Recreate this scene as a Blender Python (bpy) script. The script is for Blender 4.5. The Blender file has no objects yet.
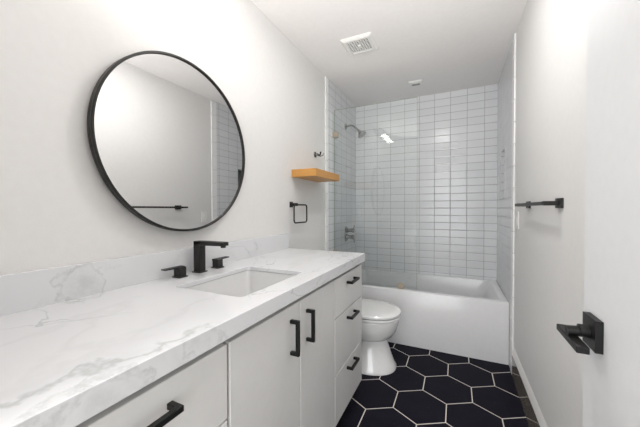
import bpy, bmesh, math, random
from mathutils import Vector, Matrix
C = bpy.context.scene.collection
random.seed(4)
R = math.radians
# ------------------------------------------------------------------ key dimensions (metres)
H = 2.44
XL, XLT = -1.106, -1.097      # painted left wall, tiled left wall
XR, XRT = 0.382, 0.3755       # painted right wall, tiled right wall
D = 3.354                     # back wall
TY, TZ = 2.587, 0.481         # tub apron plane, tub height
TE = 2.51                     # where the wall tile starts
CX, CE, CZ, CT = -0.5203, 1.776, 0.9174, 0.048   # counter front, far end, top, thickness
Y0 = 0.06                     # room side of the wall with the entry door

# ------------------------------------------------------------------ camera
cam = bpy.data.cameras.new('camera'); co = bpy.data.objects.new('camera', cam); C.objects.link(co)
cam.sensor_fit = 'HORIZONTAL'; cam.sensor_width = 36; cam.lens = 287.033 / 640 * 36; cam.clip_start = 0.02
yaw, pitch, roll = R(25.2527), R(-0.8565), R(-0.1401)
r0 = Vector((math.cos(yaw), math.sin(yaw), 0)); d0 = Vector((-math.sin(yaw), math.cos(yaw), 0)); z0 = Vector((0, 0, 1))
fw = d0 * math.cos(pitch) + z0 * math.sin(pitch); up = -d0 * math.sin(pitch) + z0 * math.cos(pitch)
rt = r0 * math.cos(roll) + up * math.sin(roll); up2 = -r0 * math.sin(roll) + up * math.cos(roll)
m = Matrix((rt, up2, -fw)).transposed().to_4x4(); m.translation = Vector((0, 0, 1.1981)); co.matrix_world = m
bpy.context.scene.camera = co

# ------------------------------------------------------------------ world, area lights, exposure
w = bpy.data.worlds.new('world'); bpy.context.scene.world = w; w.use_nodes = True
w.node_tree.nodes['Background'].inputs[0].default_value = (0.85, 0.92, 1, 1)
w.node_tree.nodes['Background'].inputs[1].default_value = 0.5
def area(name, loc, size, power, color, rot=(0, 0, 0), shape='DISK', sy=None):
    l = bpy.data.lights.new(name, 'AREA'); l.energy = power; l.color = color; l.shape = shape; l.size = size
    if sy: l.size_y = sy
    o = bpy.data.objects.new(name, l); C.objects.link(o); o.location = loc; o.rotation_euler = rot; return o
P_DOWN, P_CEIL_FILL, P_HALL_FILL, P_BULB, P_GLOBE = 6.0, 122, 60, 7.5, 10
area('ceiling_light_beam', (-0.20, 1.38, H - 0.010), 0.10, P_DOWN, (1, 0.985, 0.965))
fl = bpy.data.lights.new('ceiling_fill_spot', 'SPOT'); fl.energy = P_CEIL_FILL; fl.color = (1, .985, .97); fl.shadow_soft_size = .05; fl.spot_size = R(108); fl.spot_blend = 1.0  # added fill spot near the camera, aimed up to brighten the ceiling
fo = bpy.data.objects.new('ceiling_fill_spot', fl); C.objects.link(fo); fo.location = (-.25, -.04, 1.42); fo.rotation_euler = (R(180 - 40), 0, R(0))
area('hall_reflection_fill', (-0.6, -0.9, H - 0.05), 0.5, 10, (1, 0.97, 0.93))  # unseen lamp added so the hall reads brighter in the glass reflection
area('hall_fill_panel', (-0.3, -1.58, 1.25), 2.3, P_HALL_FILL, (0.95, 0.975, 1.0), rot=(R(90), 0, 0), shape='RECTANGLE', sy=1.9)  # added fill light behind the camera; the hall has no window
vs = bpy.context.scene.view_settings
vs.view_transform = 'Standard'; vs.look = 'None'; vs.gamma = 1; vs.use_curve_mapping = False; vs.exposure = 0.20

# ------------------------------------------------------------------ materials
class NT:
    def __init__(s, name):
        s.m = bpy.data.materials.new(name); s.m.use_nodes = True; s.t = s.m.node_tree
        s.b = s.t.nodes['Principled BSDF']
    def n(s, typ, ins=None, **kw):
        o = s.t.nodes.new(typ)
        for k, v in kw.items(): setattr(o, k, v)
        for k, v in (ins or {}).items(): s.put(o.inputs[k], v)
        return o
    def put(s, sock, v):
        if isinstance(v, bpy.types.NodeSocket): s.t.links.new(v, sock)
        else: sock.default_value = v
    def math(s, op, a, b=0.0, c=0.0):
        return s.n('ShaderNodeMath', {0: a, 1: b, 2: c}, operation=op).outputs[0]
    def mix(s, f, a, b):
        o = s.n('ShaderNodeMix', data_type='RGBA'); s.put(o.inputs[0], f); s.put(o.inputs[6], a); s.put(o.inputs[7], b); return o.outputs[2]
    def xyz(s):
        g = s.n('ShaderNodeNewGeometry'); v = s.n('ShaderNodeSeparateXYZ', {0: g.outputs['Position']}); return g.outputs['Position'], v.outputs
    def set(s, **kw):
        for k, v in kw.items(): s.put(s.b.inputs[k.replace('_', ' ')], v)
        return s
def c4(c): return (c[0], c[1], c[2], 1)
def simple(name, col, rough=.5, metal=0., var=.03, scale=40., bump=0., bscale=200., **kw):
    t = NT(name); p, _ = t.xyz()
    nz = t.n('ShaderNodeTexNoise', {'Vector': p, 'Scale': scale, 'Detail': 3.0}).outputs[0]
    col2 = tuple(max(0, x * (1 - var * 2)) for x in col)
    t.set(Base_Color=t.mix(nz, c4(col), c4(col2)), Roughness=rough, Metallic=metal, **kw)
    if bump:
        n2 = t.n('ShaderNodeTexNoise', {'Vector': p, 'Scale': bscale, 'Detail': 4.0}).outputs[0]
        b = t.n('ShaderNodeBump', {'Height': n2, 'Strength': bump, 'Distance': .002}); t.set(Normal=b.outputs[0])
    return t.m
M = {}
M['wall'] = simple('wall_paint', (.762, .752, .740), .55, bump=.15, bscale=260)
M['ceil'] = simple('ceiling_paint', (.89, .865, .85), .7, bump=.1, bscale=260)
M['hall'] = simple('hall_paint', (.72, .70, .64), .7)
M['trim'] = simple('trim_paint', (.86, .85, .83), .35)
M['door'] = simple('door_paint', (.74, .745, .755), .4)
M['cab'] = simple('cabinet_lacquer', (.73, .725, .715), .38)
M['cabin'] = simple('cabinet_shadow_gap', (.45, .445, .44), .6)
M['black'] = simple('matte_black_metal', (.006, .006, .006), .42, .0, Specular_IOR_Level=.3)
M['blackf'] = simple('satin_black_metal', (.020, .019, .018), .42, .2, Specular_IOR_Level=.4)
M['chrome'] = simple('chrome', (.42, .42, .41), .12, 1.)
M['nickel'] = simple('brushed_nickel', (.50, .42, .33), .3, .9)
M['ceramic'] = simple('white_ceramic', (.83, .83, .83), .12, Coat_Weight=.4)
M['basin'] = simple('sink_ceramic', (.66, .66, .66), .14, Coat_Weight=.4)
M['tub'] = simple('tub_acrylic', (.74, .74, .755), .16)
M['bullnose'] = simple('bullnose_glaze', (.90, .90, .90), .2)
M['nicheback'] = simple('grey_niche_tile', (.13, .125, .12), .3)
M['plastic'] = simple('white_plastic', (.84, .83, .81), .4)
M['slot'] = simple('vent_shadow', (.10, .095, .09), .7)
M['mirror'] = simple('mirror_silver', (.83, .83, .83), .015, 1., var=0)
M['skirt'] = simple('glossy_skirting', (.19, .165, .135), .09, .0, Specular_IOR_Level=.9)
M['hallfloor'] = simple('hall_wood_floor', (.30, .22, .15), .5)

def wood():
    t = NT('light_oak'); p, v = t.xyz()
    mp = t.n('ShaderNodeVectorMath', {0: p, 1: (14., 1.6, 60.)}, operation='MULTIPLY').outputs[0]
    nz = t.n('ShaderNodeTexNoise', {'Vector': mp, 'Scale': 1.6, 'Detail': 6.0, 'Distortion': .6}).outputs[0]
    t.set(Base_Color=t.mix(nz, (.66, .34, .085, 1), (.46, .21, .05, 1)), Roughness=.45); return t.m
M['wood'] = wood()

def marble():
    t = NT('white_veined_quartz'); p, v = t.xyz()
    def ridge(scale, width, seed, dist=1.2, stretch=(1., 1., 1.)):
        mp = t.n('ShaderNodeMapping', {'Vector': p, 'Location': seed, 'Rotation': (0, 0, R(35)), 'Scale': stretch}).outputs[0]
        n = t.n('ShaderNodeTexNoise', {'Vector': mp, 'Scale': scale, 'Detail': 5.0, 'Roughness': .55, 'Distortion': dist}).outputs[0]
        a = t.math('ABSOLUTE', t.math('SUBTRACT', n, .5))
        return t.n('ShaderNodeMapRange', {'Value': a, 'From Min': 0., 'From Max': width, 'To Min': 1., 'To Max': 0.}).outputs[0]
    def line(a, b, c, amp, scale, width, lo, hi, axis):   # named veins: a*X+b*Y+c=0 wobbling, between lo..hi of an axis
        nn = t.n('ShaderNodeTexNoise', {'Vector': p, 'Scale': scale, 'Detail': 4.0, 'Roughness': .6}).outputs[0]
        d = t.math('ADD', t.math('MULTIPLY', v[0], a), t.math('MULTIPLY', v[1], b))
        d = t.math('ADD', d, t.math('MULTIPLY_ADD', nn, amp, c - amp / 2))
        d = t.math('ABSOLUTE', d)
        g = t.n('ShaderNodeMapRange', {'Value': d, 'From Min': 0., 'From Max': width, 'To Min': 1., 'To Max': 0.}).outputs[0]
        e = t.n('ShaderNodeMapRange', {'Value': v[axis], 'From Min': lo, 'From Max': lo + .06, 'To Min': 0., 'To Max': 1.}).outputs[0]
        f = t.n('ShaderNodeMapRange', {'Value': v[axis], 'From Min': hi - .06, 'From Max': hi, 'To Min': 1., 'To Max': 0.}).outputs[0]
        return t.math('MULTIPLY', g, t.math('MULTIPLY', e, f))
    mask = t.n('ShaderNodeTexNoise', {'Vector': p, 'Scale': 2.3, 'Detail': 2.0}).outputs[0]
    mask = t.n('ShaderNodeMapRange', {'Value': mask, 'From Min': .46, 'From Max': .64}).outputs[0]
    fine = t.math('MULTIPLY', t.math('MULTIPLY', ridge(3.2, .010, (3.1, 1.7, .4), 1.0, (1., .55, 1.)), mask), .46)
    broad = t.math('MULTIPLY', ridge(2.2, .03, (.3, 5.2, 2.2), .5, (1., .5, 1.)), .08)
    v1 = t.math('MULTIPLY', line(1., -.16, .63, .20, 7., .012, .10, .52, 1), .42)
    v2 = t.math('MULTIPLY', line(1., -.9, 1.22, .22, 6., .010, .25, .50, 1), .22)
    # smoky loop on the backsplash around Y .5, repeated where the vein folds over the front edge
    nn = t.n('ShaderNodeTexNoise', {'Vector': p, 'Scale': 16., 'Detail': 5.0, 'Roughness': .6}).outputs[0]
    def loop(cx, cy, cz, rad, s, k):
        dv = t.n('ShaderNodeVectorMath', {0: p, 1: (cx, cy, cz)}, operation='SUBTRACT').outputs[0]
        dv = t.n('ShaderNodeVectorMath', {0: dv, 1: s}, operation='MULTIPLY').outputs[0]
        ln = t.n('ShaderNodeVectorMath', {0: dv}, operation='LENGTH').outputs['Value']
        ln = t.math('ADD', ln, t.math('MULTIPLY_ADD', nn, .11, -.055))
        ring = t.n('ShaderNodeMapRange', {'Value': t.math('ABSOLUTE', t.math('SUBTRACT', ln, rad)), 'From Max': .008, 'To Min': 1., 'To Max': 0.}).outputs[0]
        ins = t.n('ShaderNodeMapRange', {'Value': ln, 'From Min': rad * .3, 'From Max': rad * 1.05, 'To Min': .6, 'To Max': 0.}).outputs[0]
        n3 = t.n('ShaderNodeTexNoise', {'Vector': p, 'Scale': 28., 'Detail': 5.0, 'Roughness': .65}).outputs[0]
        n3 = t.n('ShaderNodeMapRange', {'Value': n3, 'From Min': .38, 'From Max': .62, 'To Min': .25, 'To Max': 1.}).outputs[0]
        return t.math('MULTIPLY', t.math('MULTIPLY', t.math('MAXIMUM', ring, ins), n3), k)
    l1 = loop(-1.08, .50, .955, .052, (1., .85, .8), .36)
    l2 = loop(-.52, .490, .897, .034, (1., .7, 1.), .30)
    l3 = loop(-.52, .27, .885, .045, (1., .5, 1.), .34)
    tot = fine
    for k in (broad, v1, v2, l1, l2, l3): tot = t.math('MAXIMUM', tot, k)
    t.set(Base_Color=t.mix(tot, (.70, .705, .72, 1), (.22, .245, .245, 1)), Roughness=.2); return t.m
M['marble'] = marble()

def tilemat(name, ax, off_u, off_v, tw=.1571, th=.0779, g=.0020):
    t = NT(name); p, v = t.xyz()
    u = t.math('WRAP', t.math('SUBTRACT', v[ax], off_u), tw / 2, -tw / 2)
    z = t.math('WRAP', t.math('SUBTRACT', v[2], off_v), th / 2, -th / 2)
    eu = t.math('SUBTRACT', tw / 2, t.math('ABSOLUTE', t.math('WRAP', t.math('SUBTRACT', v[ax], off_u + tw / 2), tw / 2, -tw / 2)))
    ez = t.math('SUBTRACT', th / 2, t.math('ABSOLUTE', t.math('WRAP', t.math('SUBTRACT', v[2], off_v + th / 2), th / 2, -th / 2)))
    e = t.math('MINIMUM', eu, ez)          # distance to the nearest joint
    grout = t.math('LESS_THAN', e, g)
    iu = t.math('FLOOR', t.math('DIVIDE', t.math('SUBTRACT', v[ax], off_u), tw)); iz = t.math('FLOOR', t.math('DIVIDE', t.math('SUBTRACT', v[2], off_v), th))
    cv = t.n('ShaderNodeCombineXYZ', {0: iu, 1: iz}).outputs[0]
    wn = t.n('ShaderNodeTexWhiteNoise', {'Vector': cv}).outputs['Value']
    nz = t.n('ShaderNodeTexNoise', {'Vector': p, 'Scale': 14., 'Detail': 2.0}).outputs[0]
    tc = t.mix(wn, (.73, .74, .755, 1), (.69, .70, .72, 1))
    hh = t.math('ADD', t.n('ShaderNodeMapRange', {'Value': e, 'From Min': g, 'From Max': g + .005}).outputs[0], t.math('MULTIPLY', nz, .5))
    b = t.n('ShaderNodeBump', {'Height': hh, 'Strength': .35, 'Distance': .002}).outputs[0]
    t.set(Base_Color=t.mix(grout, tc, (.33, .335, .345, 1)), Roughness=t.math('MULTIPLY_ADD', grout, .6, .19), Normal=b); return t.m
M['tile_back'] = tilemat('white_wall_tile_back', 0, .264, 1.440)
M['tile_side'] = tilemat('white_wall_tile_side', 1, D - .02, 1.440)

def hexmat():
    t = NT('black_hexagon_tile'); p, v = t.xyz()
    W, RP = .2908, .2518; cx, cy = -.1900, 2.3265
    px = t.math('SUBTRACT', v[0], cx); py = t.math('SUBTRACT', v[1], cy)
    def hd(ox, oy):
        ax = t.math('ABSOLUTE', t.math('WRAP', t.math('ADD', px, ox), W / 2, -W / 2))
        ay = t.math('ABSOLUTE', t.math('WRAP', t.math('ADD', py, oy), RP, -RP))
        return t.math('MAXIMUM', ax, t.math('ADD', t.math('MULTIPLY', ax, .5), t.math('MULTIPLY', ay, .8660254)))
    d = t.math('MINIMUM', hd(0., 0.), hd(W / 2, RP))
    e = t.math('SUBTRACT', W / 2, d)
    grout = t.math('LESS_THAN', e, .0029)
    nz = t.n('ShaderNodeTexNoise', {'Vector': p, 'Scale': 9., 'Detail': 6.0, 'Roughness': .65}).outputs[0]
    sp = t.n('ShaderNodeTexNoise', {'Vector': p, 'Scale': 60., 'Detail': 3.0}).outputs[0]
    sp = t.n('ShaderNodeMapRange', {'Value': sp, 'From Min': .66, 'From Max': .74}).outputs[0]
    tc = t.mix(nz, (.005, .005, .010, 1), (.013, .012, .021, 1)); tc = t.mix(t.math('MULTIPLY', sp, .25), tc, (.12, .12, .13, 1))
    b = t.n('ShaderNodeBump', {'Height': t.n('ShaderNodeMapRange', {'Value': e, 'From Min': .0025, 'From Max': .006}).outputs[0], 'Strength': .5, 'Distance': .002}).outputs[0]
    t.set(Base_Color=t.mix(grout, tc, (.72, .68, .62, 1)), Roughness=t.math('MULTIPLY_ADD', grout, .2, .68), Specular_IOR_Level=.12, Normal=b); return t.m
M['hex'] = hexmat()

def glass(name, tint, refl=1.0):
    t = NT(name); t.t.nodes.remove(t.b); out = t.t.nodes['Material Output']
    tr = t.n('ShaderNodeBsdfTransparent', {'Color': c4(tint)}).outputs[0]
    gl = t.n('ShaderNodeBsdfGlossy', {'Color': (.9, .97, .95, 1), 'Roughness': .02}).outputs[0]
    fr = t.n('ShaderNodeFresnel', {'IOR': 1.5}).outputs[0]
    mx = t.n('ShaderNodeMixShader', {0: t.math('MULTIPLY', fr, refl), 1: tr, 2: gl}).outputs[0]
    t.t.links.new(mx, out.inputs[0]); return t.m
M['glass'] = glass('clear_shower_glass', (.992, .999, .996), 1.0)
M['globe'] = glass('clear_globe_glass', (.97, .97, .97))
M['edge'] = simple('glass_edge', (.30, .36, .26), .2)
def emit(name, col, s):
    t = NT(name); t.set(Base_Color=c4(col), Emission_Color=c4(col), Emission_Strength=s); return t.m
M['bulb'] = emit('lit_bulb', (1, .97, .93), P_BULB)
M['lens'] = emit('lit_lens', (1, .98, .95), P_GLOBE)

# ------------------------------------------------------------------ geometry helpers
def link(name, bm, mat, parent=None, bevel=0, smooth=False, sub=0, seg=2, angle=35):
    bmesh.ops.recalc_face_normals(bm, faces=bm.faces[:])
    me = bpy.data.meshes.new(name); bm.to_mesh(me); bm.free()
    o = bpy.data.objects.new(name, me); C.objects.link(o); me.materials.append(mat)
    if parent: o.parent = parent; o.matrix_parent_inverse = Matrix.Translation(-parent.location)
    if bevel:
        b = o.modifiers.new('bevel', 'BEVEL'); b.width = bevel; b.segments = seg; b.limit_method = 'ANGLE'; b.angle_limit = R(40)
    if sub:
        s = o.modifiers.new('sub', 'SUBSURF'); s.levels = sub; s.render_levels = sub
    if smooth:
        for p in me.polygons: p.use_smooth = True
        try: me.set_sharp_from_angle(angle=R(angle))
        except Exception: pass
    return o
def box(bm, x0, x1, y0, y1, z0, z1):
    vs = [bm.verts.new((x, y, z)) for z in (z0, z1) for y in (y0, y1) for x in (x0, x1)]
    for f in ((0, 1, 3, 2), (4, 6, 7, 5), (0, 4, 5, 1), (2, 3, 7, 6), (0, 2, 6, 4), (1, 5, 7, 3)): bm.faces.new([vs[i] for i in f])
    return bm
def B(*a):
    bm = bmesh.new()
    if len(a) == 6 and not isinstance(a[0], (tuple, list)): a = (a,)
    for k in a: box(bm, *k)
    return bm
def loft(loops, cap0=True, cap1=True, closed=False, bm=None):
    bm = bm or bmesh.new(); L = [[bm.verts.new(p) for p in lp] for lp in loops]; n = len(L[0])
    pairs = list(zip(L[:-1], L[1:])) + ([(L[-1], L[0])] if closed else [])
    for a, b in pairs:
        for i in range(n): bm.faces.new((a[i], a[(i + 1) % n], b[(i + 1) % n], b[i]))
    if not closed:
        if cap0: bm.faces.new(L[0])
        if cap1: bm.faces.new(L[-1])
    return bm
def rrect(x0, x1, y0, y1, r, z, seg=6):
    P = []
    for cx, cy, a in ((x1 - r, y1 - r, 0), (x0 + r, y1 - r, 90), (x0 + r, y0 + r, 180), (x1 - r, y0 + r, 270)):
        for k in range(seg + 1):
            t = R(a + 90 * k / seg); P.append((cx + r * math.cos(t), cy + r * math.sin(t), z))
    return P
def circ(c, axis, r, n=32, ph=0):
    axis = Vector(axis).normalized(); u = axis.orthogonal().normalized(); v = axis.cross(u)
    return [Vector(c) + u * r * math.cos(2 * math.pi * k / n + ph) + v * r * math.sin(2 * math.pi * k / n + ph) for k in range(n)]
def cyl(c0, c1, r, n=28, bm=None, r1=None):
    a = Vector(c1) - Vector(c0); return loft([circ(c0, a, r, n), circ(c1, a, r if r1 is None else r1, n)], bm=bm)
def lathe(c, axis, prof, n=48, bm=None, closed=False, caps=True):
    axis = Vector(axis).normalized(); c = Vector(c)
    return loft([circ(c + axis * h, axis, max(r, .0004), n) for r, h in prof], caps, caps, closed, bm)
def tube(pts, r, n=12, closed=False, bm=None, taper=None):
    pts = [Vector(p) for p in pts]; N = len(pts); L = []; ref = None
    for i, p in enumerate(pts):
        if closed: t = pts[(i + 1) % N] - pts[i - 1]
        else: t = pts[min(i + 1, N - 1)] - pts[max(i - 1, 0)]
        t.normalize()
        if ref is None: ref = t.orthogonal().normalized()
        ref = (ref - t * ref.dot(t)).normalized(); v = t.cross(ref); rr = taper[i] if taper else r
        L.append([p + ref * rr * math.cos(2 * math.pi * k / n) + v * rr * math.sin(2 * math.pi * k / n) for k in range(n)])
    return loft(L, closed=closed, bm=bm)
def thing(name, label, cat, loc=(0, 0, 0), group=None):
    o = bpy.data.objects.new(name, None); C.objects.link(o); o.location = loc; o.empty_display_size = .05
    return tag(o, label, cat, group)
def tag(o, label, cat, group=None):
    o['label'] = label; o['category'] = cat
    if group: o['group'] = group
    return o
def struct(name, bm, mat, label=None, **kw):
    o = link(name, bm, mat, **kw); o['kind'] = 'structure'
    if label: o['label'] = label
    return o
def copy_tree(src, parent=None):
    c = src.copy(); C.objects.link(c)
    if parent: c.parent = parent; c.matrix_parent_inverse = src.matrix_parent_inverse
    for ch in list(src.children): copy_tree(ch, c)
    return c

# ------------------------------------------------------------------ the room
struct('floor', B(XL - .1, XR + .1, Y0 - .14, D + .1, -.08, 0), M['hex'], 'black hexagon tile floor with pale grout')
struct('ceiling', B(XL - .1, XR + .1, Y0 - .14, D + .1, H, H + .1), M['ceil'], 'off white painted ceiling')
struct('wall_left', B(XL - .1, XL, Y0 - .14, D + .1, 0, H), M['wall'], 'warm white painted wall above the vanity')
struct('wall_right', B((XR, XR + .14, Y0 - .14, 2.84, 0, H), (XR, XR + .14, 3.11, D + .1, 0, H), (XR, XR + .14, 2.84, 3.11, 0, 1.26), (XR, XR + .14, 2.84, 3.11, 1.74, H), (XR + .10, XR + .14, 2.84, 3.11, 1.26, 1.74)), M['wall'], 'warm white painted wall with the towel bar')
struct('wall_back', B(XL - .1, XR + .14, D + .008, D + .1, 0, H), M['wall'], 'wall behind the bathtub')
struct('wall_front', B((XL - .1, -.56, Y0 - .14, Y0, 0, H), (.34, XR + .14, Y0 - .14, Y0, 0, H), (-.56, .34, Y0 - .14, Y0, 2.06, H)), M['wall'], 'wall with the entry doorway')
# hallway seen only in reflections
struct('wall_hall', B((-2.2, 1.4, -1.72, -1.62, 0, H), (-2.3, -2.2, -1.72, Y0 - .14, 0, H), (1.4, 1.5, -1.72, Y0 - .14, 0, H)), M['hall'], 'hallway wall outside the doorway')
struct('floor_hall', B(-2.2, 1.4, -1.62, Y0 - .14, -.08, -.002), M['hallfloor'], 'hallway floor')
struct('ceiling_hall', B(-2.2, 1.4, -1.62, Y0 - .14, H, H + .1), M['ceil'], 'hallway ceiling')
struct('trim_1', B((-.62, -.55, Y0, Y0 + .014, 0, 2.12), (-.62, .33, Y0, Y0 + .014, 2.05, 2.12)), M['trim'], 'white casing around the doorway', bevel=.003)

# tiled alcove: slabs of wall tile on the three sides
struct('wall_tile_back', B(XLT, XRT, D, D + .01, TZ - .03, H), M['tile_back'], 'stacked white wall tile behind the tub')
struct('wall_tile_left', B(XL, XLT, TE, D + .008, 0, H), M['tile_side'], 'stacked white wall tile with the shower fittings')
NY0, NY1, NZ0, NZ1 = 2.862, 3.088, 1.284, 1.717
xo = XR + .0995
struct('wall_tile_right', B((XRT, XR, TE, NY0, 0, H), (XRT, XR, NY1, D + .008, 0, H), (XRT, XR, NY0, NY1, 0, NZ0), (XRT, XR, NY0, NY1, NZ1, H)), M['tile_side'], 'stacked white wall tile with the niche')
nich = struct('trim_2', B((XRT - .002, xo, NY0 - .004, NY0 + .004, NZ0, NZ1), (XRT - .002, xo, NY1 - .004, NY1 + .004, NZ0, NZ1), (XRT - .002, xo, NY0 - .004, NY1 + .004, NZ0 - .004, NZ0 + .004), (XRT - .002, xo, NY0 - .004, NY1 + .004, NZ1 - .004, NZ1 + .004), ), M['tile_side'], 'tiled shower niche lining')
struct('trim_6', B(xo - .01, xo, NY0, NY1, NZ0, NZ1), M['nicheback'], 'grey tiled back of the shower niche')
# bullnose tiles standing on end at the front edges of the tile
def bull(x0, x1, y0, y1, zbot, n):
    bm = bmesh.new(); z = H - .003
    while z > zbot + .01:
        a = max(z - .1545, zbot); box(bm, x0, x1, y0, y1, a + .0016, z); z = a - .0016
    return bm
struct('trim_3', bull(XL, XLT + .003, TE - .055, TE, 0, 0), M['bullnose'], 'white bullnose tile column at the left tile edge', bevel=.003)
struct('trim_4', bull(XRT - .004, XR, TE - .078, TE, 0, 0), M['bullnose'], 'white bullnose tile column at the right tile edge', bevel=.003)

# skirting: flat glossy face with a sloped white cap
def prof_y(prof, y0, y1):
    return loft([[(x, y, z) for x, z in prof] for y in (y0, y1)])
YB = TE - .080
struct('baseboard_right', prof_y([(.3712, 0), (.3712, .156), (XR, .156), (XR, 0)], Y0, YB), M['skirt'], 'glossy dark skirting along the right wall')
struct('trim_5', prof_y([(.3706, .156), (.3706, .164), (.3735, .178), (.3775, .196), (XR, .212), (XR, .156)], Y0, YB), M['trim'], 'white cap on the skirting')
struct('baseboard_left', B(XL, XL + .012, CE + .002, TE - .057, 0, .12), M['trim'], 'white baseboard behind the toilet', bevel=.003)

# ------------------------------------------------------------------ bathtub
t = thing('bathtub', 'white alcove bathtub with a plain apron under the tiled walls', 'bathtub', (-.36, 2.97, 0))
x0, x1, y0, y1 = XLT + .001, XRT - .001, TY, D - .002
L = [rrect(x0, x1, y0, y1, .004, 0.001), rrect(x0, x1, y0, y1, .004, TZ - .012), rrect(x0 + .001, x1 - .001, y0 + .003, y1 - .001, .005, TZ - .004), rrect(x0 + .004, x1 - .004, y0 + .010, y1 - .004, .006, TZ),
     rrect(x0 + .055, x1 - .05, y0 + .062, y1 - .035, .06, TZ), rrect(x0 + .062, x1 - .057, y0 + .069, y1 - .042, .07, TZ - .006),
     rrect(x0 + .075, x1 - .11, y0 + .085, y1 - .055, .09, TZ - .12), rrect(x0 + .10, x1 - .26, y0 + .12, y1 - .09, .11, TZ - .33), rrect(x0 + .14, x1 - .32, y0 + .16, y1 - .13, .11, TZ - .365)]
link('tub_shell', loft(L), M['tub'], t, smooth=True)
dr = link('drain', lathe((XLT + .30, 2.97, TZ - .3655), (0, 0, 1), [(.03, 0), (.03, .003), (.022, .005), (0, .005)]), M['chrome'], t, smooth=True)
dr['label'] = 'chrome tub drain'

# glass screen on the tub rim
t = thing('shower_screen', 'clear frameless glass panel standing on the tub rim', 'shower screen', (-.7, 2.63, TZ))
GX0, GX1, GY, GZ0, GZ1 = XLT + .014, -.305, 2.632, TZ + .008, 2.172
link('glass_panel', B(GX0, GX1, GY, GY + .009, GZ0, GZ1), M['glass'], t)
e = link('polished_edge', B((GX1, GX1 + .0012, GY, GY + .009, GZ0, GZ1), (GX0, GX1, GY, GY + .009, GZ1, GZ1 + .0012), (GX0 - .0012, GX0, GY, GY + .009, GZ0, GZ1)), M['edge'], t)
def clip(n, b, p):
    o = link(n, B(b), M['nickel'], p, bevel=.003); o['label'] = 'brushed nickel clip'
clip('wall_clip', (XLT, XLT + .052, GY - .012, GY + .021, 1.905, 1.957), t)
clip('wall_clip', (XLT, XLT + .052, GY - .012, GY + .021, .74, .792), t)
clip('rim_clip', (-.463, -.413, GY - .012, GY + .021, TZ, TZ + .05), t)
clip('rim_clip', (-.98, -.93, GY - .012, GY + .021, TZ, TZ + .05), t)

# shower head and mixer on the left tile
t = thing('wall_shower', 'chrome shower head on a curved arm high on the tiled wall', 'shower head', (XLT, 2.99, 2.10))
link('flange', lathe((XLT, 2.99, 2.105), (1, 0, 0), [(.033, 0), (.033, .006), (.022, .012), (.012, .014)]), M['chrome'], t, smooth=True)
arm = [(XLT + .01, 2.99, 2.105), (XLT + .05, 2.99, 2.112), (XLT + .085, 2.99, 2.105), (XLT + .12, 2.99, 2.075), (XLT + .15, 2.99, 2.045)]
link('shower_arm', tube(arm, .0105), M['chrome'], t, smooth=True)
ax = Vector((.62, 0, -.78)).normalized()
link('spray_head', lathe((XLT + .15, 2.99, 2.045), ax, [(.012, -.005), (.016, .008), (.018, .02), (.040, .045), (.048, .055), (.048, .068), (.043, .071), (0, .071)]), M['chrome'], t, smooth=True)
t = thing('shower_mixer', 'chrome two handle shower mixer on the tile below the shower head', 'tap', (XLT, 3.0, .92))
link('escutcheon', loft([[(XLT + h, 3.0 + a, .925 + b) for a, b, _ in rrect(-.042 + i, .042 - i, -.085 + i, .085 - i, .03, 0)] for h, i in ((0, 0), (.006, 0), (.009, .004))]), M['chrome'], t, smooth=True)
for zz in (.965, .89):
    h = link('control_handle', lathe((XLT + .008, 3.0, zz), (1, 0, 0), [(.030, 0), (.030, .012), (.020, .016), (.020, .062), (.024, .066), (.024, .088), (.020, .092)]), M['chrome'], t, smooth=True)
    s = 1 if zz > .93 else -1
    link('lever', tube([(XLT + .09, 3.0, zz), (XLT + .093, 3.0, zz + s * .03), (XLT + .097, 3.0, zz + s * .058)], .006), M['chrome'], h, smooth=True)

# ------------------------------------------------------------------ toilet
TC = 2.175
t = thing('toilet', 'white elongated toilet with closed lid between the vanity and the tub', 'toilet', (-.70, TC, 0))
def egg(xf, xb, hw, z, n=48, xc=None, pw=2.25):
    xc = xc if xc is not None else xf - (xf - xb) * .42; P = []
    for k in range(n):
        a = 2 * math.pi * k / n; c, s = math.cos(a), math.sin(a)
        e = 2 / pw; X = abs(c) ** e * (1 if c >= 0 else -1); Yv = abs(s) ** e * (1 if s >= 0 else -1)
        P.append((xc + X * ((xf - xc) if c >= 0 else (xc - xb)), TC + Yv * hw, z))
    return P
secs = [(-.398, -1.02, .178, 0), (-.398, -1.02, .178, .012), (-.410, -1.02, .166, .03), (-.432, -1.02, .146, .09), (-.455, -1.02, .124, .16), (-.470, -1.02, .118, .205), (-.470, -1.02, .119, .214), (-.455, -1.03, .138, .222),
        (-.425, -1.03, .162, .245), (-.398, -1.03, .181, .285), (-.382, -1.04, .189, .335), (-.374, -1.04, .193, .370), (-.374, -1.04, .193, .380), (-.378, -1.04, .190, .384)]
link('bowl', loft([egg(*s) for s in secs]), M['ceramic'], t, smooth=True, angle=60)
st = [(-.400, -.93, .165, .383), (-.400, -.93, .165, .3895), (-.370, -.93, .192, .3898), (-.366, -.93, .195, .393), (-.366, -.93, .195, .403), (-.369, -.93, .192, .4055), (-.40, -.93, .165, .4057)]
link('seat', loft([egg(*s) for s in st]), M['ceramic'], t, smooth=True, angle=35)
ld = [(-.40, -.94, .165, .4057), (-.40, -.94, .165, .411), (-.369, -.94, .193, .4113), (-.365, -.94, .197, .415), (-.365, -.94, .197, .427), (-.374, -.935, .191, .434), (-.42, -.90, .15, .440), (-.52, -.80, .07, .443)]
link('lid', loft([egg(*s) for s in ld]), M['ceramic'], t, smooth=True, angle=35)
link('cistern', B(XL + .014, -.915, TC - .20, TC + .20, .36, .73), M['ceramic'], t, bevel=.02, seg=4)
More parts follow.
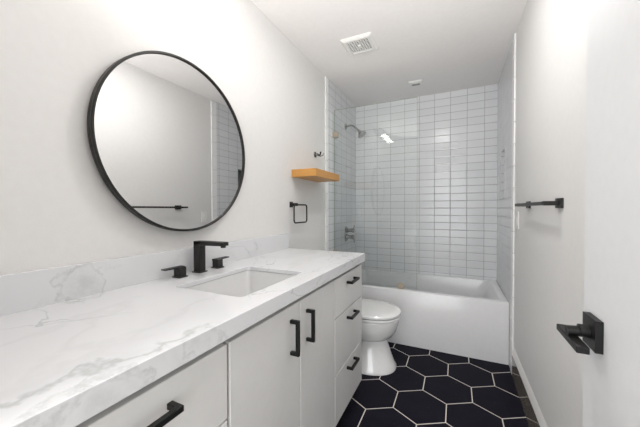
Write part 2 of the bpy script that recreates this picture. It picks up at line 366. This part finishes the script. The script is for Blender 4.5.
link('cistern_lid', B(XL + .013, -.905, TC - .208, TC + .208, .73, .765), M['ceramic'], t, bevel=.01, seg=3)
link('flush_lever', tube([(-.912, TC - .14, .68), (-.895, TC - .14, .68), (-.893, TC - .10, .676), (-.893, TC - .06, .672)], .006), M['chrome'], t, smooth=True)

# ------------------------------------------------------------------ vanity
VY0, VY1 = Y0 + .02, 1.762
FX = -.540
t = thing('vanity_cabinet', 'long white vanity cabinet with flat doors and drawers beneath the quartz counter', 'cabinet', (-.8, .9, 0))
link('body', B((XL + .004, FX - .022, VY0, VY0 + .018, .10, .862), (XL + .004, FX - .022, VY1 - .018, VY1, .10, .862), (XL + .004, XL + .02, VY0, VY1, .10, .862), (XL + .004, FX - .022, VY0, VY1, .10, .118), (FX - .040, FX - .022, VY0, VY1, .10, .869)), M['cabin'], t)
link('end_panel', B(XL + .004, FX, VY1, VY1 + .004, .10, .866), M['cab'], t)
link('toe_kick', B(XL + .05, -.63, VY0, VY1 - .03, 0, .10), M['cab'], t)
def pull(name, x, y, z, length, axis, parent):
    h = length / 2; s = .0065; xo = x + .036
    if axis == 'z': bm = B((xo - .013, xo, y - s, y + s, z - h, z + h), (x, xo - .012, y - s, y + s, z - h, z - h + .013), (x, xo - .012, y - s, y + s, z + h - .013, z + h))
    else: bm = B((xo - .013, xo, y - h, y + h, z - s, z + s), (x, xo - .012, y - h, y - h + .013, z - s, z + s), (x, xo - .012, y + h - .013, y + h, z - s, z + s))
    o = link(name, bm, M['black'], parent, bevel=.0012); o['label'] = 'matte black square bar pull'; return o
def front(name, y0, y1, z0, z1): return link(name, B(FX - .02, FX, y0, y1, z0, z1), M['cab'], t, bevel=.0025)
f = front('door', .5815, .962, .102, .845); pull('handle', FX, .893, .733, .128, 'z', f)
f = front('door', .966, 1.315, .102, .845); pull('handle', FX, 1.016, .733, .128, 'z', f)
for z0_, z1_, hz in ((.648, .845, .795), (.362, .643, .600), (.102, .357, .320)):
    f = front('drawer', 1.3195, VY1, z0_, z1_); pull('handle', FX, 1.548, hz, .128, 'y', f)
    f = front('drawer', VY0, .572, z0_, z1_); pull('handle', FX, .346, hz - .006, .128, 'y', f)
sx0, sx1, sy0, sy1 = -.925, -.614, .716, 1.126
cl = [rrect(XL + .001, CX, VY0 - .018, CE, .0015, CZ - CT), rrect(XL + .001, CX, VY0 - .018, CE, .0015, CZ - .0015), rrect(XL + .001, CX - .0015, VY0 - .018, CE - .0015, .0015, CZ), rrect(sx0 - .001, sx1 + .001, sy0 - .001, sy1 + .001, .018, CZ), rrect(sx0, sx1, sy0, sy1, .018, CZ - .0015), rrect(sx0, sx1, sy0, sy1, .018, CZ - .017), rrect(sx0 - .02, sx1 + .02, sy0 - .02, sy1 + .02, .018, CZ - .018), rrect(sx0 - .02, sx1 + .02, sy0 - .02, sy1 + .02, .018, CZ - CT)]
tag(link('countertop', loft(cl, closed=True), M['marble']), 'white quartz vanity counter with grey veins and a rectangular sink opening', 'countertop')
tag(link('backsplash', B(XL + .0005, XL + .022, VY0 - .018, CE - .001, CZ, CZ + .1065), M['marble'], bevel=.001), 'low white veined quartz backsplash along the wall behind the faucet', 'backsplash')
t = thing('sink', 'white rectangular undermount sink set in the quartz counter', 'sink', (-.78, .917, CZ - .15))
zr = CZ - .019
sl = [rrect(sx0 - .018, sx1 + .018, sy0 - .018, sy1 + .018, .02, zr - .004), rrect(sx0 - .018, sx1 + .018, sy0 - .018, sy1 + .018, .02, zr), rrect(sx0 - .003, sx1 + .003, sy0 - .003, sy1 + .003, .02, zr), rrect(sx0 + .001, sx1 - .001, sy0 + .001, sy1 - .001, .022, zr - .01),
      rrect(sx0 + .012, sx1 - .012, sy0 + .012, sy1 - .012, .03, zr - .10), rrect(sx0 + .03, sx1 - .03, sy0 + .03, sy1 - .03, .04, zr - .13), rrect(sx0 + .08, sx1 - .08, sy0 + .1, sy1 - .1, .04, zr - .136)]
so = [rrect(sx0 + .07, sx1 - .07, sy0 + .09, sy1 - .09, .04, zr - .146), rrect(sx0 + .02, sx1 - .02, sy0 + .02, sy1 - .02, .04, zr - .14), rrect(sx0 - .008, sx1 + .008, sy0 - .008, sy1 + .008, .03, zr - .09)]
link('basin', loft(so + sl), M['basin'], t, smooth=True, angle=50)
link('drain', lathe((-.80, .917, zr - .137), (0, 0, 1), [(.03, 0), (.03, .004), (.022, .006), (0, .006)]), M['blackf'], t, smooth=True)['label'] = 'round black drain'

# faucet: square column, long flat spout, two lever handles
t = thing('faucet', 'matte black square widespread faucet behind the sink', 'faucet', (-1.04, .932, CZ))
link('base_plate', B(-1.061, -1.014, .909, .956, CZ, CZ + .005), M['blackf'], t, bevel=.0015)
link('column', B(-1.056, -1.020, .914, .950, CZ + .005, CZ + .139), M['blackf'], t, bevel=.002)
sp = loft([[(x, y, z) for x, z in ((-1.056, CZ + .140), (-1.056, CZ + .124), (-1.02, CZ + .122), (-.884, CZ + .125), (-.884, CZ + .141), (-1.0, CZ + .141))] for y in (.914, .950)])
link('spout', sp, M['blackf'], t, bevel=.0015)
link('aerator', cyl((-.898, .932, CZ + .117), (-.898, .932, CZ + .126), .011), M['blackf'], t, smooth=True)
def lever(y, s):
    v = link('valve', B((-1.058, -1.014, y - .022, y + .022, CZ, CZ + .0045), (-1.053, -1.019, y - .017, y + .017, CZ + .004, CZ + .042)), M['blackf'], t, bevel=.0015)
    bm = bmesh.new()
    ys = (y - s * .018, y + s * .072); xs = (-1.055, -1.029)
    za = ((CZ + .036, CZ + .044), (CZ + .039, CZ + .044))
    vs = [bm.verts.new((x, yy, z)) for (yy, (a, b)) in zip(ys, za) for z in (a, b) for x in xs]
    for f in ((0, 1, 3, 2), (4, 6, 7, 5), (0, 4, 5, 1), (2, 3, 7, 6), (0, 2, 6, 4), (1, 5, 7, 3)): bm.faces.new([vs[i] for i in f])
    link('lever', bm, M['blackf'], v, bevel=.001)
lever(.829, -1); lever(1.038, 1)

# ------------------------------------------------------------------ round mirror
MY, MZ, MR = .898, 1.476, .3745
t = thing('round_mirror', 'large round wall mirror in a thin black frame above the faucet', 'mirror', (XL, MY, MZ))
fr = [(MR - .03, .020), (MR - .004, .020), (MR - .001, .022), (MR - .001, .032), (MR - .003, .0335), (MR - .001, .035), (MR - .001, .046), (MR - .003, .048), (MR - .009, .048), (MR - .010, .046), (MR - .010, .037), (MR - .03, .037)]
link('frame', lathe((XL, MY, MZ), (1, 0, 0), fr, n=128, closed=True), M['blackf'], t, smooth=True, angle=30)
link('mirror_glass', lathe((XL, MY, MZ), (1, 0, 0), [(MR - .011, .0375), (MR - .011, .040)], n=128), M['mirror'], t)
link('backing', lathe((XL, MY, MZ), (1, 0, 0), [(MR - .04, .002), (MR - .04, .022)], n=96), M['blackf'], t)

# vanity light above the mirror (just above the picture)
t = thing('vanity_light', 'black wall light bar with three glowing opal globes above the round mirror', 'wall light', (XL, .85, 2.28))
link('back_plate', B(XL, XL + .02, .58, 1.08, 2.335, 2.395), M['blackf'], t, bevel=.003)
for y in (.64, .84, 1.04):
    a = link('lamp_arm', tube([(XL + .018, y, 2.365), (XL + .10, y, 2.372), (XL + .14, y, 2.366), (XL + .154, y, 2.35), (XL + .155, y, 2.335)], .006), M['blackf'], t, smooth=True)
    link('socket', cyl((XL + .155, y, 2.29), (XL + .155, y, 2.345), .017), M['blackf'], t, smooth=True)
    link('globe', lathe((XL + .155, y, 2.235), (0, 0, 1), [(-.062 * math.cos(a_), .062 * math.sin(a_)) for a_ in [math.pi * k / 14 for k in range(0, 13)]], n=32), M['bulb'], t, smooth=True)
# slim ceiling downlight
t = thing('ceiling_lamp', 'slim round ceiling downlight in front of the bathtub', 'ceiling light', (-.20, 1.38, H))
link('ring', lathe((-.20, 1.38, H), (0, 0, -1), [(.062, .0), (.085, .0), (.085, .004), (.066, .008), (.062, .006)], closed=True), M['plastic'], t, smooth=True)
link('lens', lathe((-.20, 1.38, H), (0, 0, -1), [(.061, .0005), (.061, .003)]), M['lens'], t)

# ------------------------------------------------------------------ ceiling vents
t = thing('exhaust_fan', 'large square white exhaust fan grille on the ceiling', 'vent', (-.657, 2.104, H))
vx0, vx1, vy0, vy1 = -.774, -.541, 1.988, 2.220
link('vent_frame', loft([rrect(vx0, vx1, vy0, vy1, .008, H), rrect(vx0, vx1, vy0, vy1, .008, H - .006), rrect(vx0 + .018, vx1 - .018, vy0 + .018, vy1 - .018, .004, H - .017), rrect(vx0 + .036, vx1 - .036, vy0 + .036, vy1 - .036, .003, H - .017), rrect(vx0 + .036, vx1 - .036, vy0 + .036, vy1 - .036, .003, H)], closed=True), M['plastic'], t)
link('shadow_box', B(vx0 + .034, vx1 - .034, vy0 + .034, vy1 - .034, H - .004, H - .001), M['slot'], t)
bm = bmesh.new(); a0, a1, b0, b1 = vx0 + .036, vx1 - .036, vy0 + .036, vy1 - .036; n = 9
for k in range(1, n):
    x = a0 + (a1 - a0) * k / n; box(bm, x - .0022, x + .0022, b0, b1, H - .0135, H - .0105)
    y = b0 + (b1 - b0) * k / n; box(bm, a0, a1, y - .0022, y + .0022, H - .0140, H - .0110)
link('grille', bm, M['plastic'], t)
link('centre_cap', B((a0 + a1) / 2 - .014, (a0 + a1) / 2 + .014, (b0 + b1) / 2 - .014, (b0 + b1) / 2 + .014, H - .018, H - .008), M['plastic'], t, bevel=.003)
t = thing('shower_vent', 'small square white vent plate on the ceiling over the tub', 'vent', (-.358, 2.99, H))
link('plate', loft([rrect(-.420, -.296, 2.925, 3.053, .006, H), rrect(-.420, -.296, 2.925, 3.053, .006, H - .008), rrect(-.408, -.308, 2.937, 3.041, .004, H - .013)]), M['plastic'], t)
link('slot', B((-.395, -.321, 2.975, 2.983, H - .0145, H - .012), (-.395, -.321, 2.995, 3.003, H - .0145, H - .012)), M['slot'], t)

# ------------------------------------------------------------------ wall shelf, hook, towel ring
tag(link('floating_shelf', B(XL + .0005, -.905, 1.848, 2.312, 1.438, 1.494), M['wood'], bevel=.0015), 'thick light wood floating shelf on the wall above the toilet', 'shelf')
t = thing('robe_hook', 'small chrome double hook on the wall just above the wooden shelf', 'hook', (XL, 2.21, 1.665))
HY, HZ = 2.245, 1.672
link('rosette', lathe((XL, HY, HZ), (1, 0, 0), [(.026, 0), (.026, .006), (.018, .010), (.012, .012), (.012, .03)]), M['chrome'], t, smooth=True)
for s in (-1, 1):
    link('prong', tube([(XL + .026, HY, HZ - .002), (XL + .045, HY + s * .012, HZ - .012), (XL + .062, HY + s * .024, HZ - .006), (XL + .07, HY + s * .03, HZ + .014)], .006, taper=[.008, .007, .006, .007]), M['chrome'] if s > 0 else M['blackf'], t, smooth=True)
t = thing('towel_ring', 'small black square towel ring on the wall beyond the counter end', 'towel ring', (XL, 1.85, 1.23))
RX = XL + .046; ry0, ry1, rz0, rz1 = 1.806, 2.002, 1.098, 1.232
link('wall_post', B((XL, XL + .006, 1.818, 1.860, 1.212, 1.254), (XL + .006, RX + .007, 1.830, 1.852, 1.222, 1.244)), M['blackf'], t, bevel=.0015)
pts = [(RX, p[0], p[1]) for p in rrect(ry0, ry1, rz0, rz1, .022, 0, seg=5)]
link('ring', tube(pts, .0058, closed=True), M['blackf'], t, smooth=True)

# ------------------------------------------------------------------ towel bar and switch on the right wall
t = thing('towel_bar', 'black straight towel bar on the right wall beside the open door', 'towel bar', (XR, 1.72, 1.22))
BX = XR - .051
for y in (1.452, 1.992):
    b = link('wall_plate', B(XR - .010, XR, y - .035, y + .035, 1.200, 1.240), M['blackf'], t, bevel=.0015)
    link('bracket', B(BX - .008, XR - .010, y - .009, y + .009, 1.211, 1.229), M['blackf'], b, bevel=.001)
link('bar', B(BX - .008, BX + .008, 1.440, 2.066, 1.212, 1.228), M['blackf'], t, bevel=.002)
t = thing('light_switch', 'small white wall switch plate between the towel bar and the tile', 'switch', (XR, 2.32, 1.12))
link('switch_plate', B(XR - .006, XR, 2.285, 2.357, 1.060, 1.178), M['plastic'], t, bevel=.002)
link('rocker', B(XR - .009, XR - .006, 2.304, 2.338, 1.086, 1.152), M['plastic'], t, bevel=.001)

# ------------------------------------------------------------------ open entry door against the right wall
DX = .2735; DY1 = .871
d = struct('door_1', B(DX, DX + .035, Y0 + .03, DY1, .01, 2.04), M['door'], 'smooth white door standing open along the right wall', bevel=.0015)
zc, yc = .934, .801
hs = link('door_handle', B(DX - .0135, DX, yc - .033, yc + .033, zc - .033, zc + .033), M['black'], d, bevel=.001)
hs['label'] = 'matte black square rosette with lever'
lv = link('lever', cyl((DX - .0135, yc, zc), (DX - .03, yc, zc), .0135), M['black'], hs, smooth=True)
cyl_ = cyl((DX - .028, yc, zc - .002), (DX - .050, yc, zc - .004), .0108)
link('neck', cyl_, M['black'], hs, smooth=True)
link('grip', B(DX - .052, DX - .031, .738, .866, zc - .0265, zc - .0125), M['black'], hs, bevel=.0015)
link('hinge', B((DX + .004, DX + .03, Y0 + .014, Y0 + .03, 1.75, 1.84), (DX + .004, DX + .03, Y0 + .014, Y0 + .03, .2, .29)), M['black'], d)
